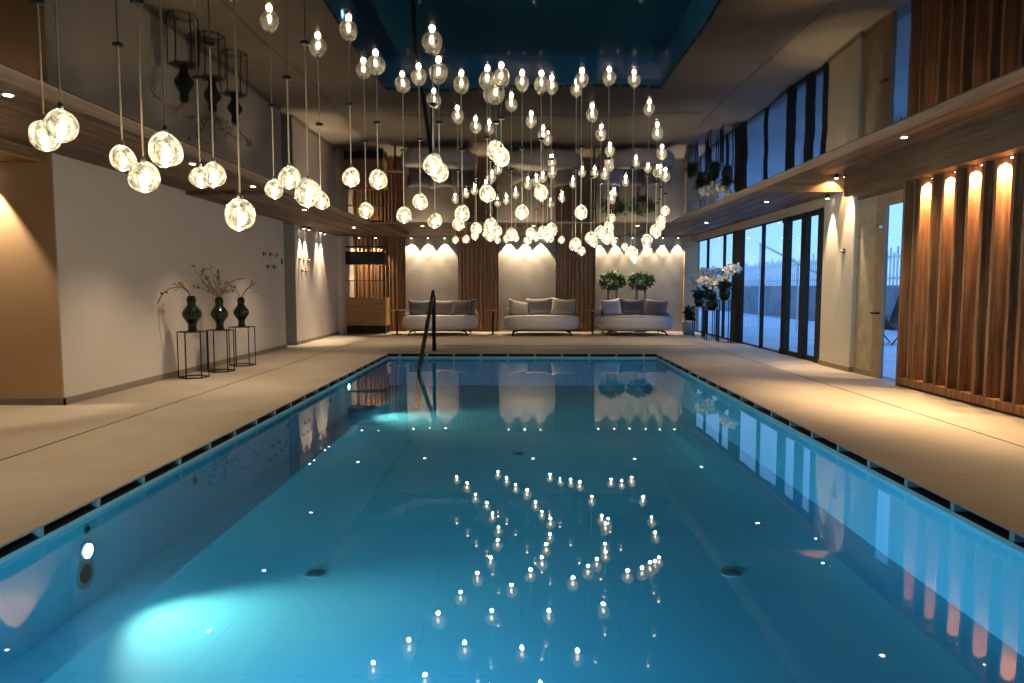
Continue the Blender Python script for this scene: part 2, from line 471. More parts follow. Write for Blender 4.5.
struct(m.build('trim_5', M_header), 'pale wooden header over the windows')
m = MB(); m.box(-9.5, 6, YF - 0.2, 30, 3.5, 3.6)
struct(m.build('ceiling_roof', M_dark))

# ------------------------------------------------------------------ right slat wall
m = MB(); m.box(5.5, 5.55, 7.30, 9.96, 0.05, 2.85)
struct(m.build('trim_6', M_finback), 'dark wooden backing of the slat wall')
m = MB()
rnd = random.Random(3)
lamp_y = [9.45, 8.95, 8.45, 7.95, 7.45]
for ly in lamp_y:
    for off, th, dp in ((0.13, 0.045, 0.17), (-0.125, 0.05, 0.15)):
        t_ = th * rnd.uniform(0.9, 1.2); d_ = dp * rnd.uniform(0.92, 1.08)
        yy = ly + off
        m.box(5.5 - d_, 5.5, yy - t_ / 2, yy + t_ / 2, 0.13, 2.85)
m.box(5.31, 5.5, 9.90, 9.96, 0.0, 2.85); m.box(5.36, 5.5, 9.74, 9.785, 0.13, 2.85)
struct(m.build('trim_7', M_fin, bevel=0.004), 'vertical rustic timber slats')
m = MB(); m.box(5.33, 5.55, 7.30, 9.90, 0.03, 0.13)
struct(m.build('trim_8', M_fin, bevel=0.005), 'timber plinth under the slats')
m = MB(); m.box(5.37, 5.55, 7.30, 9.90, 0.0, 0.03)
struct(m.build('trim_9', M_dark))
ords = ['farthest', 'second farthest', 'middle', 'second nearest', 'nearest']
for i, ly in enumerate(lamp_y):
    t = thing('slat_spotlight', 'small warm spotlight above the timber slat wall, %s of the five' % ords[i], 'spotlight', (5.45, ly + 0.05, 2.85), 0, 'spotlights over the slat wall')
    MB().cyl(0, 0, -0.012, 0, 0.028, 16).build('ring', M_bronze, t)
    MB().cyl(0, 0, -0.016, -0.012, 0.016, 16).build('lens', M_lens, t)
    spot('slat_lamp', (5.42, ly + 0.05, 2.825), (5.44, ly + 0.075, 0), 120, 95, 0.6, (1.0, 0.66, 0.34), 0.015)

# ------------------------------------------------------------------ door beside the slats, windows
t = new_obj('door_1', None); struct(t, 'glazed terrace door between column and slat wall')
m = MB()
m.box(5.46, 5.53, 10.74, 10.98, 0.0, 2.80); m.box(5.44, 5.56, 9.87, 9.93, 0, 2.80); m.box(5.46, 5.53, 9.93, 10.74, 2.62, 2.80)
m.build('door_frame', simple('door_wood', (0.34, 0.22, 0.12), 0.6), t)
m = MB(); m.quad((5.5, 9.93, 0), (5.5, 9.93, 2.62), (5.5, 10.74, 2.62), (5.5, 10.74, 0)); m.build('door_pane', M_pane, t, recalc=False)
MB().tube([(5.46, 10.78, 1.0), (5.40, 10.78, 1.0), (5.40, 10.92, 1.0)], 0.014, 8).build('door_handle', M_black, t)
m = MB(); m.box(5.40, 5.46, 10.76, 10.92, 2.28, 2.33); m.build('door_closer', M_steel, t, bevel=0.008)

def window(name, y0, y1, mull, label, rail=0.05, fx=5.47, z1=2.83):
    t = new_obj(name, None); struct(t, label)
    m = MB()
    m.box(fx, fx + 0.07, y0, y1, 0, rail); m.box(fx, fx + 0.07, y0, y1, z1 - rail, z1)
    for (a, b_, d) in mull:
        m.box(fx - d, fx + 0.07, a, b_, 0, z1)
    m.build('window_frame', M_frame, t)
    m = MB(); m.quad((fx + 0.03, y0, rail), (fx + 0.03, y0, z1 - rail), (fx + 0.03, y1, z1 - rail), (fx + 0.03, y1, rail))
    m.build('window_pane', M_pane, t, recalc=False)
    return t
window('window_1', 12.75, 14.95, [(12.75, 13.05, 0.04), (13.62, 13.85, 0.03), (14.55, 14.80, 0.03)], 'black framed sliding terrace door', 0.09)
window('window_2', 14.95, 17.55, [(16.12, 16.2, 0.0)], 'large clear glass bay of the terrace window', 0.025)
window('window_3', 17.55, YB, [(17.6, 18.35, 0.02), (19.2, 19.26, 0), (20.9, 20.96, 0)], 'far bay of the terrace window behind the orchids', 0.03)
m = MB(); m.box(5.08, 5.26, YB - 0.12, YB, 0, ZRF); m.box(5.26, 5.5, YB - 0.03, YB, 0, ZRF)
struct(m.build('trim_13', M_post), 'pale timber corner post by the far window')

# ------------------------------------------------------------------ back wall slat panels
def xb(px, Y=22.1): return (px - 522) * Y / 700.0
def slat_panel(name, x0, x1, label, seed):
    r = random.Random(seed); m = MB()
    m.box(x0, x1, YB - 0.03, YB, 0, ZRF)
    x = x0 + 0.02
    while x < x1 - 0.05:
        wd = r.uniform(0.035, 0.06); dp = r.uniform(0.09, 0.15)
        m.box(x, x + wd, YB - 0.03 - dp, YB - 0.03, 0.06, ZRF - 0.02)
        x += wd + r.uniform(0.06, 0.1)
    struct(m.build(name, M_backslat), label)
slat_panel('trim_14', xb(346), xb(405), 'dark timber slats behind the shelf', 1)
slat_panel('trim_15', xb(459), xb(498), 'dark timber slat panel between first and second lounger', 2)
slat_panel('trim_16', xb(556), xb(594), 'dark timber slat panel between second and third lounger', 4)
m = MB()   # thin pale edge strips of the plaster panels
for px in (405.5, 459, 498, 556, 594):
    m.box(xb(px) - 0.02, xb(px) + 0.02, YB - 0.16, YB, 0, ZRF)
struct(m.build('trim_17', M_fascia))

# ------------------------------------------------------------------ spotlights
def surface_spot(x, y, z, label, watts, tgt=None, size=62, group=None, name='ceiling_spotlight', c=WARM, blend=0.45):
    t = thing(name, label, 'spotlight', (x, y, z), 0, group)
    MB().cyl(0, 0, -0.07, 0, 0.032, 14).build('housing', M_bronze, t)
    MB().cyl(0, 0, -0.075, -0.07, 0.025, 14).build('lens', M_lens, t)
    spot('spot_lamp', (x, y, z - 0.085), tgt or (x, y + 0.02, 0), watts, size, blend, c, 0.012)
def downlight(x, y, z, label, watts, group, size=95, name='recessed_downlight', c=WARM):
    t = thing(name, label, 'downlight', (x, y, z), 0, group)
    MB().lathe([(0.055, -0.006), (0.055, 0.0), (0.036, 0.0), (0.036, -0.006)], 20).build('trim_ring', M_steel, t)
    MB().cyl(0, 0, -0.010, -0.006, 0.034, 16).build('lens', M_lens, t)
    spot('down_lamp', (x, y, z - 0.02), (x, y, 0), watts, size, 0.9, c, 0.03)
for pn, xs, place in (('first', (411.7, 428.3, 445), 'first lounger from the left'), ('second', (508.8, 524.8, 540.5), 'middle lounger')):
    for i, px in enumerate(xs):
        surface_spot(xb(px, 22.05), YB - 0.13, ZRF - 0.01, 'small ceiling spotlight washing the wall above the %s, %s of three' % (place, ('left', 'middle', 'right')[i]), 66, size=80, blend=0.35, group='spotlights along the back wall')
for i, px in enumerate((599.5, 615.4, 631, 647, 661.5, 676.5)):
    surface_spot(xb(px, 22.05), YB - 0.12, ZRF - 0.01, 'small ceiling spotlight washing the wall above the right lounger, %s of six' % ('leftmost', 'second from left', 'third from left', 'fourth from left', 'fifth from left', 'rightmost')[i], 54, size=64, blend=0.35, group='spotlights along the back wall')
for i, yy in enumerate((17.2, 17.6, 18.6, 19.0)):
    surface_spot(WL + 0.11, yy, ZLF, 'small ceiling spotlight grazing the left wall past the recess, %s of four' % ('nearest', 'second nearest', 'second farthest', 'farthest')[i], 75, (WL + 0.06, yy, 0), 48, 'spotlights grazing the far left wall', 'wall_spotlight')
for i, px in enumerate((360, 376.5)):
    surface_spot(xb(px, 21.9), 21.86, ZRF - 0.01, 'small ceiling spotlight over the shelf unit, %s one' % ('left', 'right')[i], 45, (xb(px, 21.9), 21.95, 0), 80, 'spotlights over the shelf')
surface_spot(5.30, 12.38, ZRF, 'small spotlight under the low soffit lighting the column', 85, (5.33, 12.38, 0), 42)
surface_spot(5.30, 11.72, ZRN, 'small spotlight under the high soffit lighting the column corner', 110, (5.33, 11.72, 0), 40)
surface_spot(5.22, 11.88, ZRN, 'small bright spotlight beside the orange wooden step', 12, (5.15, 11.97, 2.9), 120, c=(1.0, 0.6, 0.25))
surface_spot(-6.2, 8.03, 2.84, 'small spotlight over the tan wall end at left', 70, (-6.2, 8.06, 0), 70)
Lg, Rg = 'downlights in the left soffit', 'downlights in the right soffit'
for y, lab in ((2.4, 'nearest'), (5.73, 'second nearest'), (8.9, 'middle'), (10.9, 'second farthest')):
    downlight(-4.15, y, ZLN, 'recessed downlight in the left plank soffit, %s of the near four' % lab, 75, Lg)
for y, lab in ((13.6, 'nearer'), (17.6, 'farther')):
    downlight(-4.2, y, ZLF, 'recessed downlight in the lower left soffit, %s one' % lab, 60, Lg)
for y, lab in ((1.2, 'nearest'), (5.0, 'second nearest'), (9.0, 'above the slat wall')):
    downlight(4.78, y, ZRN, 'recessed downlight in the high right soffit, %s' % lab, 62, Rg)
for y, lab in ((13.4, 'nearest'), (17.7, 'farthest')):
    downlight(4.6, y, ZRF, 'recessed downlight in the low right soffit, %s' % lab, 50, Rg)
for i, x in enumerate((-2.6, 0.3, 3.0)):
    downlight(x, 18.4, ZRF - 0.01, 'recessed downlight in the back soffit before the %s lounger' % ('left', 'middle', 'right')[i], 45, 'downlights in the back soffit', 100)

# ------------------------------------------------------------------ pendants
GL = []
def globe_mesh(seed):
    r = random.Random(seed)
    ph = [r.uniform(0, 6.28) for _ in range(6)]
    R = 0.072
    def prof(k, n, sc, dz):
        a = pi * k / n
        rr = R * sc * sin(a) * (1.0 + 0.10 * cos(a + 0.5) * 1)      # wider low
        zz = -R * sc * cos(a) * 1.02
        return (max(rr, 0.0012), zz + dz)
    def wob(amp):
        def f(p, a, z):
            k = 1 + amp * (0.6 * sin(2 * a + ph[0]) + 0.5 * sin(3 * a + ph[1] + z * 30) + 0.3 * sin(z * 60 + ph[2]))
            return Vector((p.x * k + 0.006 * sin(ph[3]) * z / R, p.y * k, p.z * (1 + 0.05 * sin(a + ph[4]))))
        return f
    m = MB()
    m.lathe([prof(k, 16, 1.0, 0) for k in range(17)], 24, fn=wob(0.05))
    outer = len(m.bm.faces)
    bmesh.ops.recalc_face_normals(m.bm, faces=m.bm.faces[:])
    m.lathe([prof(k, 12, 0.60, -0.006) for k in range(13)], 20, fn=wob(0.10))
    m.bm.faces.ensure_lookup_table()
    inner = m.bm.faces[outer:]
    bmesh.ops.recalc_face_normals(m.bm, faces=inner)
    bmesh.ops.reverse_faces(m.bm, faces=inner)
    return m.mesh('globe', M_glass, True, False)
GL = [globe_mesh(s) for s in range(6)]
BULB = MB().lathe([(0.002, -0.034), (0.012, -0.030), (0.017, -0.018), (0.017, 0.004), (0.012, 0.020), (0.003, 0.026)], 12).mesh('bulb', M_bulb, True)
CAP = MB().lathe([(0.011, 0.0), (0.011, 0.028), (0.004, 0.036)], 12).mesh('cap', M_steel, True)
CANOPY = MB().lathe([(0.022, -0.010), (0.03, -0.004), (0.03, 0.0)], 20).mesh('canopy', M_black)

def pendant(x, y, z, label, group='glass globe pendants over the pool'):
    i = pendant.n; pendant.n += 1
    t = thing('globe_pendant', label, 'pendant lamp', (x, y, ZM), 0, group)
    L = ZM - z
    new_obj('canopy', CANOPY, t)
    MB().tube([(0, 0, -0.01), (0, 0, -(L - 0.09))], 0.0042, 6).build('cord', M_cord, t)
    new_obj('cap', CAP, t, (0, 0, -(L - 0.06)))
    s = random.uniform(0.92, 1.1)
    o = new_obj('glass_globe', GL[i % 6], t, (0, 0, -L), (0, 0, random.uniform(0, 6.28))); o.scale = (s, s, s)
    new_obj('bulb', BULB, t, (0, 0, -L - 0.012))
    l = bpy.data.lights.new('bulb_light', 'POINT'); l.energy = PW; l.color = (1.0, 0.80, 0.52); l.shadow_soft_size = 0.02
    lo = bpy.data.objects.new('bulb_light', l); col.objects.link(lo); lo.parent = t; lo.location = (0, 0, -L - 0.095 * s)
pendant.n = 0
PW = 3.2
ORD = ['farthest', 'second farthest', 'third farthest', 'fourth farthest', 'fifth farthest', 'sixth farthest', 'seventh farthest', 'eighth farthest',
       'ninth farthest', 'tenth farthest', 'eleventh farthest', 'twelfth farthest', 'thirteenth farthest', 'fourteenth farthest', 'fifteenth farthest', 'sixteenth farthest', 'nearest']
rows = {
 'first row from the left': [(-1.32,13.93,2.33), (-1.06,13.33,2.30), (-0.85,12.71,2.32), (-0.62,12.23,2.32), (-0.49,11.52,2.28), (-0.37,10.81,2.27), (-0.35,9.93,2.17), (-0.41,9.01,2.05), (-0.56,8.61,2.11), (-0.73,8.07,2.12), (-0.92,7.46,2.10), (-1.15,6.88,2.10)],
 'second row from the left': [(-0.50,14.35,2.35), (-0.31,13.89,2.35), (-0.12,13.29,2.32), (0.10,12.65,2.23), (0.24,12.07,2.26), (0.34,11.62,2.28), (0.47,11.18,2.27), (0.43,10.37,2.23), (0.34,9.52,2.08), (0.27,9.13,2.11), (0.11,8.61,2.05), (-0.12,8.02,2.00), (-0.33,7.44,2.05), (-0.58,6.85,2.11)],
 'third row from the left': [(0.58,14.30,2.38), (0.77,13.81,2.32), (0.94,13.18,2.15), (1.06,12.58,2.04), (1.22,11.99,2.15), (1.32,11.35,2.27), (1.32,10.82,2.23), (1.51,12.00,2.56), (1.23,10.09,2.27), (1.18,9.61,2.21), (1.00,9.08,2.11), (0.83,8.54,1.99), (0.60,7.95,1.88), (0.30,7.38,2.00), (0.00,6.81,2.12)],
 'rightmost row': [(1.76,13.60,2.27), (1.89,13.02,2.14), (1.97,12.35,1.89), (2.09,11.84,2.09), (2.13,11.21,2.25), (2.09,10.74,2.33), (2.03,10.10,2.48), (1.85,9.46,2.28), (1.69,8.98,2.12), (1.49,8.45,1.96), (1.23,7.93,1.78), (0.89,7.37,1.92), (0.56,6.75,2.11)],
}
for rn, pts in rows.items():
    pts = sorted(pts, key=lambda p: -p[1])
    for i, p_ in enumerate(pts):
        pendant(*p_, 'lit glass globe pendant, %s in the %s' % (ORD[i] if i < len(pts) - 1 else 'nearest', rn))
for p_, lab in (((0.17, 6.39, 2.25), 'lit glass globe pendant hanging alone right of the pair on short cords'),
                ((-0.21, 5.75, 2.50), 'highest lit glass globe pendant, left of a touching pair on short cords'),
                ((-0.165, 5.60, 2.42), 'lit glass globe pendant on a short cord, right and lower of the touching middle pair'),
                ((-0.31, 6.32, 2.23), 'lit glass globe pendant straight below the touching middle pair'),
                ((-0.65, 5.19, 2.29), 'large lit glass globe pendant above the pool handrail, upper left of two overlapping'),
                ((-0.67, 5.75, 2.33), 'lit glass globe pendant above the pool handrail, lower right of two overlapping'),
                ((-0.92, 6.39, 2.17), 'lit glass globe pendant just left of the two overlapping ones above the handrail')):
    pendant(*p_, lab)
near = [(-2.25, 3.33, 2.11), (-1.92, 2.95, 2.07), (-2.21, 3.91, 2.11), (-1.79, 3.34, 1.92), (-1.41, 2.80, 1.94), (-2.06, 4.52, 2.10), (-1.71, 3.92, 2.02), (-1.32, 3.30, 1.74),
        (-1.83, 5.21, 2.12), (-1.49, 4.53, 2.10), (-1.18, 3.90, 1.92), (-1.65, 5.79, 2.11), (-1.25, 5.18, 2.20), (-1.43, 6.47, 2.10), (-1.17, 5.75, 2.27)]
NO = ['leftmost', 'second from left', 'third from left', 'fourth from left', 'fifth from left, the largest looking', 'sixth from left', 'seventh from left', 'eighth from left, hanging lowest',
      'ninth from left', 'tenth from left', 'eleventh from left', 'twelfth from left', 'thirteenth from left', 'fourteenth from left', 'fifteenth from left']
PW = 4
for p_, o_ in zip(near, NO):
    pendant(*p_, 'big lit glass globe pendant before the left wall, %s' % o_, 'glass globe pendants at the near left')

# ------------------------------------------------------------------ daybeds, cushions, side tables
def daybed(x, y, label, back_side):
    t = thing('daybed', label, 'daybed', (x, y, 0), 0, 'round grey daybeds along the back wall')
    rx, ry = 1.12, 0.9
    pr_ = [(0.90, 0.17), (0.97, 0.20), (1.0, 0.27), (1.0, 0.44), (0.985, 0.50), (0.95, 0.535), (0.85, 0.55), (0.4, 0.555), (0.02, 0.555)]
    MB().lathe(pr_, 48, sx=rx, sy=ry).build('seat', M_fabric, t, smooth=True)
    # curved low backrest round the rear
    m = MB(); rings = []
    N = 28
    for k in range(N + 1):
        a = radians(8 + 164 * k / N)
        hh = 0.30 * min(1, sin(pi * k / N) * 2.6 + 0.12)
        ring = []
        for (d, z) in ((0.0, 0.50), (0.02, 0.50 + hh * 0.8), (-0.04, 0.50 + hh), (-0.10, 0.50 + hh * 0.95), (-0.13, 0.50 + hh * 0.7), (-0.13, 0.50)):
            ring.append(m.bm.verts.new(((rx + d) * cos(a), (ry + d) * sin(a), z)))
        rings.append(ring)
    for A, B in zip(rings, rings[1:]):
        for j in range(6):
            m.bm.faces.new((A[j], A[(j + 1) % 6], B[(j + 1) % 6], B[j]))
    m.bm.faces.new(rings[0]); m.bm.faces.new(rings[-1][::-1])
    m.build('backrest', M_cush_m, t, smooth=True)
    MB().lathe([(0.72, 0.13), (0.72, 0.17)], 32, sx=rx, sy=ry).build('base_ring', M_black, t)
    for sx in (-1, 1):
        for sy in (-1, 1):
            MB().tube([(sx * 0.70, sy * 0.52, 0.14), (sx * 0.80, sy * 0.60, 0.12), (sx * 0.86, sy * 0.64, 0.0)], [0.03, 0.025, 0.018], 8).build('leg', M_black, t)
    return t

def cushion(x, y, z, w, h, tilt, yaw, roll, m_, label):
    m = MB(); n = 12; th = 0.085
    g = {}
    for s in (-1, 1):
        for i in range(n + 1):
            for j in range(n + 1):
                u, v = 2 * i / n - 1, 2 * j / n - 1
                edge = (1 - u ** 4) * (1 - v ** 4)
                k = 1 - 0.07 * ((1 - u * u) * abs(v) ** 3 + (1 - v * v) * abs(u) ** 3) * 1.2
                d = s * (th * max(edge, 0) ** 0.5)
                if abs(abs(u) - 1) < 1e-6 or abs(abs(v) - 1) < 1e-6:
                    if s == 1 and (-1, i, j) in g:
                        g[(s, i, j)] = g[(-1, i, j)]; continue
                    d = 0
                sag = -0.03 * (1 - u * u) * max(0, v) 
                g[(s, i, j)] = m.bm.verts.new((u * w / 2 * (1 - 0.07 * (1 - v * v)), d, h / 2 + v * h / 2 * (1 - 0.07 * (1 - u * u)) + sag))
    for s in (-1, 1):
        for i in range(n):
            for j in range(n):
                f = [g[(s, i, j)], g[(s, i + 1, j)], g[(s, i + 1, j + 1)], g[(s, i, j + 1)]]
                m.bm.faces.new(f if s == -1 else f[::-1])
    o = m.build('cushion', m_, None, (x, y, z), (tilt, roll, yaw), smooth=True)
    return tag(o, label, 'cushion', 'scatter cushions on the daybeds')

DB = [(-2.42, 20.68, 'round grey daybed at left, behind the pool handrail'),
      (0.57, 20.68, 'round grey daybed in the middle of the back wall'),
      (3.30, 20.68, 'round grey daybed at right, before the two tall planters')]
for x, y, lab in DB:
    daybed(x, y, lab, 0)
tl = radians(-22)
cushion(-3.05, 21.05, 0.555, 0.74, 0.5, tl, 0.25, 0.0, M_cush_d, 'slate grey cushion at the left end of the left daybed')
cushion(-2.42, 21.15, 0.555, 0.78, 0.5, tl, 0, 0.03, M_cush_m, 'taupe cushion in the middle of the left daybed')
cushion(-1.78, 21.0, 0.555, 0.80, 0.52, tl, -0.3, -0.04, M_cush_d, 'slate grey cushion at the right end of the left daybed')
cushion(-0.10, 20.95, 0.575, 0.66, 0.5, radians(-30), 0.35, 0.22, M_cush_b, 'pale beige cushion leaning at the left of the middle daybed')
cushion(0.55, 21.15, 0.555, 0.80, 0.56, tl, 0, -0.05, M_cush_m, 'taupe cushion in the middle of the middle daybed')
cushion(1.20, 21.0, 0.565, 0.76, 0.54, tl, -0.3, 0.06, M_cush_b, 'beige cushion at the right of the middle daybed')
cushion(2.72, 21.0, 0.565, 0.62, 0.52, tl, 0.3, -0.06, M_cush_l, 'silver blue cushion at the left of the right daybed')
cushion(3.35, 21.15, 0.555, 0.78, 0.54, tl, 0, 0.0, M_cush_d, 'slate grey cushion in the middle of the right daybed')
cushion(3.97, 20.98, 0.565, 0.70, 0.5, tl, -0.32, 0.08, M_cush_m, 'dark taupe cushion at the right of the right daybed')

def side_table(x, y, label):
    t = thing('side_table', label, 'side table', (x, y, 0), 0, 'small round side tables between the daybeds')
    MB().lathe([(0.25, 0.70), (0.262, 0.706), (0.262, 0.72), (0.25, 0.726)], 32).build('tabletop', M_oak, t)
    MB().cyl(0, 0, 0.02, 0.70, 0.028, 12).build('pole', M_bronze, t)
    MB().lathe([(0.15, 0.0), (0.15, 0.015), (0.03, 0.025)], 28).build('base', M_bronze, t)
side_table(-3.68, 20.55, 'small round wooden side table by the cabinet, left of the left daybed')
side_table(-0.86, 20.55, 'small round wooden side table between left and middle daybeds')
side_table(2.07, 20.55, 'small round wooden side table between middle and right daybeds')

# ------------------------------------------------------------------ leaves
def leaf_quad(m, p, d, w, l, rnd, fold=0.25):
    d = d.normalized(); up = Vector((rnd.uniform(-1, 1), rnd.uniform(-1, 1), rnd.uniform(0, 1)))
    s = d.cross(up)
    if s.length < 1e-3: s = d.cross(Vector((1, 0, 0)))
    s.normalize(); nrm = s.cross(d).normalized()
    a = m.bm.verts.new(p); b_ = m.bm.verts.new(p + d * l * 0.5 + s * w / 2 + nrm * fold * w); c_ = m.bm.verts.new(p + d * l - nrm * 0.12 * l)
    e = m.bm.verts.new(p + d * l * 0.5 - s * w / 2 + nrm * fold * w); mm = m.bm.verts.new(p + d * l * 0.5)
    m.bm.faces.new((a, mm, b_)); m.bm.faces.new((b_, mm, c_)); m.bm.faces.new((a, e, mm)); m.bm.faces.new((e, c_, mm))

def tall_planter(x, y, label, seed):
    r = random.Random(seed)
    t = thing('tall_planter', label, 'planter', (x, y, 0), 0, 'leafy plants on tall stands behind the right daybed')
    m = MB()
    for sx in (-0.13, 0.13):
        for sy in (-0.13, 0.13):
            m.box(sx - 0.011, sx + 0.011, sy - 0.011, sy + 0.011, 0, 1.32)
    m.box(-0.14, 0.14, -0.14, 0.14, 0.0, 0.012)
    m.build('stand', M_black, t)
    MB().box(-0.15, 0.15, -0.15, 0.15, 1.30, 1.47).build('pot', M_potd, t, bevel=0.01)
    m = MB()
    for k in range(620):
        v = Vector((r.gauss(0, 1), r.gauss(0, 1), r.gauss(0, 0.8) + 0.25)).normalized()
        rad = r.uniform(0.3, 1.0) ** 0.6
        p = Vector((v.x * 0.38 * rad * r.uniform(.85, 1.12), v.y * 0.22 * rad, 1.57 + v.z * 0.20 * rad * r.uniform(.7, 1.4)))
        leaf_quad(m, p, v + Vector((r.uniform(-.6, .6), r.uniform(-.6, .6), r.uniform(-.5, .5))), r.uniform(0.035, 0.06), r.uniform(0.09, 0.15), r)
    f = m.build('foliage', M_leaf, t, recalc=False); f['kind'] = 'stuff'
tall_planter(2.80, 21.80, 'bushy green plant on a tall stand behind the right daybed, left one', 5)
tall_planter(3.68, 21.80, 'bushy green plant on a tall stand behind the right daybed, right one', 9)

# ------------------------------------------------------------------ shelf and cabinet
t = thing('shelf_unit', 'dark open shelf unit with a wooden cabinet at the left of the back wall', 'shelf', (-4.74, 21.3, 0))
x0, x1 = -0.80, 0.62
for xx in (x0, x1):
    for yy in (-0.28, 0.28):
        MB().box(xx - 0.015, xx + 0.015, yy - 0.015, yy + 0.015, 0, 2.62).build('upright', M_black, t)
MB().box(x0, x1, -0.30, 0.30, 2.58, 2.62).build('shelf_board', M_bronze, t)
MB().box(x0, x1, -0.28, 0.28, 1.58, 1.60).build('shelf_board', M_bronze, t)
MB().box(x0 + 0.02, x1 - 0.02, -0.26, 0.28, 2.08, 2.46).build('black_box', M_black, t, bevel=0.006)
cb = MB().box(x0, x1 + 0.03, -0.31, 0.30, 0.24, 1.08).build('cabinet', M_oak, t, bevel=0.004)
MB().box(x0 + 0.02, (x0 + x1) / 2 - 0.004, -0.325, -0.31, 0.26, 1.06).build('cabinet_door', M_oak, cb)
MB().box((x0 + x1) / 2 + 0.004, x1 + 0.01, -0.325, -0.31, 0.26, 1.06).build('cabinet_door', M_oak, cb)
MB().box(x0 + 0.12, x1 - 0.02, -0.24, 0.28, 0.0, 0.24).build('plinth', M_dark, t)

# ------------------------------------------------------------------ handrail
t = thing('pool_handrail', 'black metal handrail standing at the far left corner of the pool', 'handrail', (-1.91, 15.0, 0))
MB().tube([(0.0, 0.15, 0.0), (0.0, 0.13, 1.20), (0.0, 0.05, 1.30), (0.01, -0.05, 1.27)], 0.042, 10).build('post', M_black, t, smooth=True)
MB().tube([(0.01, -0.05, 1.27), (0.05, -1.4, 0.60), (0.10, -2.75, -0.04), (0.11, -2.98, -0.20), (0.11, -3.05, -0.68)], 0.042, 10).build('rail', M_black, t, smooth=True)
MB().cyl(0, 0.15, 0, 0.012, 0.08, 20).build('floor_flange', M_steel, t)

# ------------------------------------------------------------------ vases on wire stands at the left
def wire_stand(x, y, h, r, rz, label):
    t = thing('wire_stand', label, 'plant stand', (x, y, 0), rz, 'black hexagonal wire stands by the left wall')
    pts = [(r * cos(k * pi / 3), r * sin(k * pi / 3)) for k in range(6)]
    MB().lathe([(r + 0.008, h - 0.014), (r + 0.008, h)], 6).build('top', M_black, t)
    for (a, b_) in pts:
        MB().box(a - 0.008, a + 0.008, b_ - 0.008, b_ + 0.008, 0.0, h - 0.01).build('leg', M_black, t)
    MB().tube([(a, b_, 0.012) for a, b_ in pts], 0.011, 6, True).build('base_ring', M_black, t)

VP = [(0.064, 0.0), (0.068, 0.01), (0.060, 0.05), (0.062, 0.10), (0.074, 0.135), (0.098, 0.17), (0.122, 0.205), (0.137, 0.235), (0.142, 0.262), (0.137, 0.29), (0.122, 0.32), (0.10, 0.35), (0.078, 0.38), (0.064, 0.405), (0.060, 0.43), (0.066, 0.455), (0.071, 0.475), (0.068, 0.50), (0.055, 0.53), (0.052, 0.545)]
def vase(x, y, z, s, label, kind, seed):
    r = random.Random(seed)
    t = thing('glazed_vase', label, 'vase', (x, y, z), 0, 'green vases with dry branches')
    MB().lathe([(a * s, b_ * s) for a, b_ in VP], 32).build('vessel', M_vase, t, smooth=True)
    top = Vector((0, 0, 0.53 * s))
    def branch(pts, rad=0.006, name='twig', mt=M_twig):
        P = [Vector((0.44 * p[0], p[0] * 0.78 + p[1] * 0.6, p[2] if p[2] < 0.53 else 0.53 + (p[2] - 0.53) * 0.68)) for p in pts]; out_ = []
        for i in range(len(P) - 1):
            for k in range(5):
                u = k / 5; p0 = P[max(i - 1, 0)]; p1 = P[i]; p2 = P[i + 1]; p3 = P[min(i + 2, len(P) - 1)]
                out_.append(0.5 * ((2 * p1) + (-p0 + p2) * u + (2 * p0 - 5 * p1 + 4 * p2 - p3) * u * u + (-p0 + 3 * p1 - 3 * p2 + p3) * u ** 3))
        out_.append(P[-1])
        MB().tube(out_, rad, 6).build(name, mt, t, smooth=True)
        return out_
    def buds(pts, n, size, mt, name, spread=0.06):
        m = MB()
        for k in range(n):
            p = r.choice(pts) + Vector((r.uniform(-1, 1), r.uniform(-1, 1), r.uniform(-1, 1))) * spread
            v = Vector((r.uniform(-1, 1), r.uniform(-1, 1), r.uniform(-.3, 1)))
            for q in range(4):
                leaf_quad(m, p, v + Vector((r.uniform(-1, 1), r.uniform(-1, 1), r.uniform(-1, 1))), size * 0.6, size * r.uniform(.8, 1.3), r)
        o = m.build(name, mt, t, recalc=False); o['kind'] = 'stuff'
    if kind == 0:
        b1 = branch([top, (-0.10, -0.1, 0.72 * s), (-0.25, -0.15, 0.74), (-0.42, -0.2, 0.64), (-0.52, -0.25, 0.45)], 0.007)
        b2 = branch([top, (-0.06, 0.0, 0.66), (-0.18, 0.0, 0.80)], 0.008)
        branch([(-0.52, -0.25, 0.45), (-0.50, -0.25, 0.0), (-0.40, -0.25, -0.5)], 0.002)
        buds(b1[8:], 10, 0.03, M_bud, 'dry_leaves'); buds(b2[-2:], 6, 0.05, M_cream, 'blossom', 0.02)
    elif kind == 1:
        allp = []
        for (dx, dz) in ((-0.38, 0.78), (-0.42, 0.42), (-0.28, 0.62), (-0.15, 0.95), (-0.05, 0.72), (0.06, 0.80), (0.20, 0.55), (0.30, 0.42), (-0.22, 0.30), (0.14, 0.34), (-0.5, 0.92)):
            q = branch([top, (dx * 0.45, r.uniform(-.1, .1), 0.53 * s + dz * 0.3), (dx, r.uniform(-.15, .15), 0.40 * s + dz)], 0.0035)
            allp += q[5:]
        b1 = branch([top, (0.16, 0, 0.78), (0.34, 0.05, 0.95), (0.56, 0.1, 1.0)], 0.009)
        buds(allp, 110, 0.034, M_bud, 'dry_leaves', 0.035); buds(b1[10:], 8, 0.03, M_cream, 'blossom', 0.02)
    else:
        b1 = branch([top, (0.10, 0, 0.66), (0.24, 0, 0.80), (0.31, 0, 0.88)], 0.010)
        b2 = branch([top, (0.30, 0, 0.66), (0.62, 0, 0.52)], 0.002)
        b3 = branch([top, (-0.10, 0, 0.68), (-0.26, 0, 0.84)], 0.005)
        buds(b1[-2:], 10, 0.055, M_cream, 'blossom', 0.03); buds(b3[5:], 12, 0.035, M_cream, 'dry_leaves', 0.04)
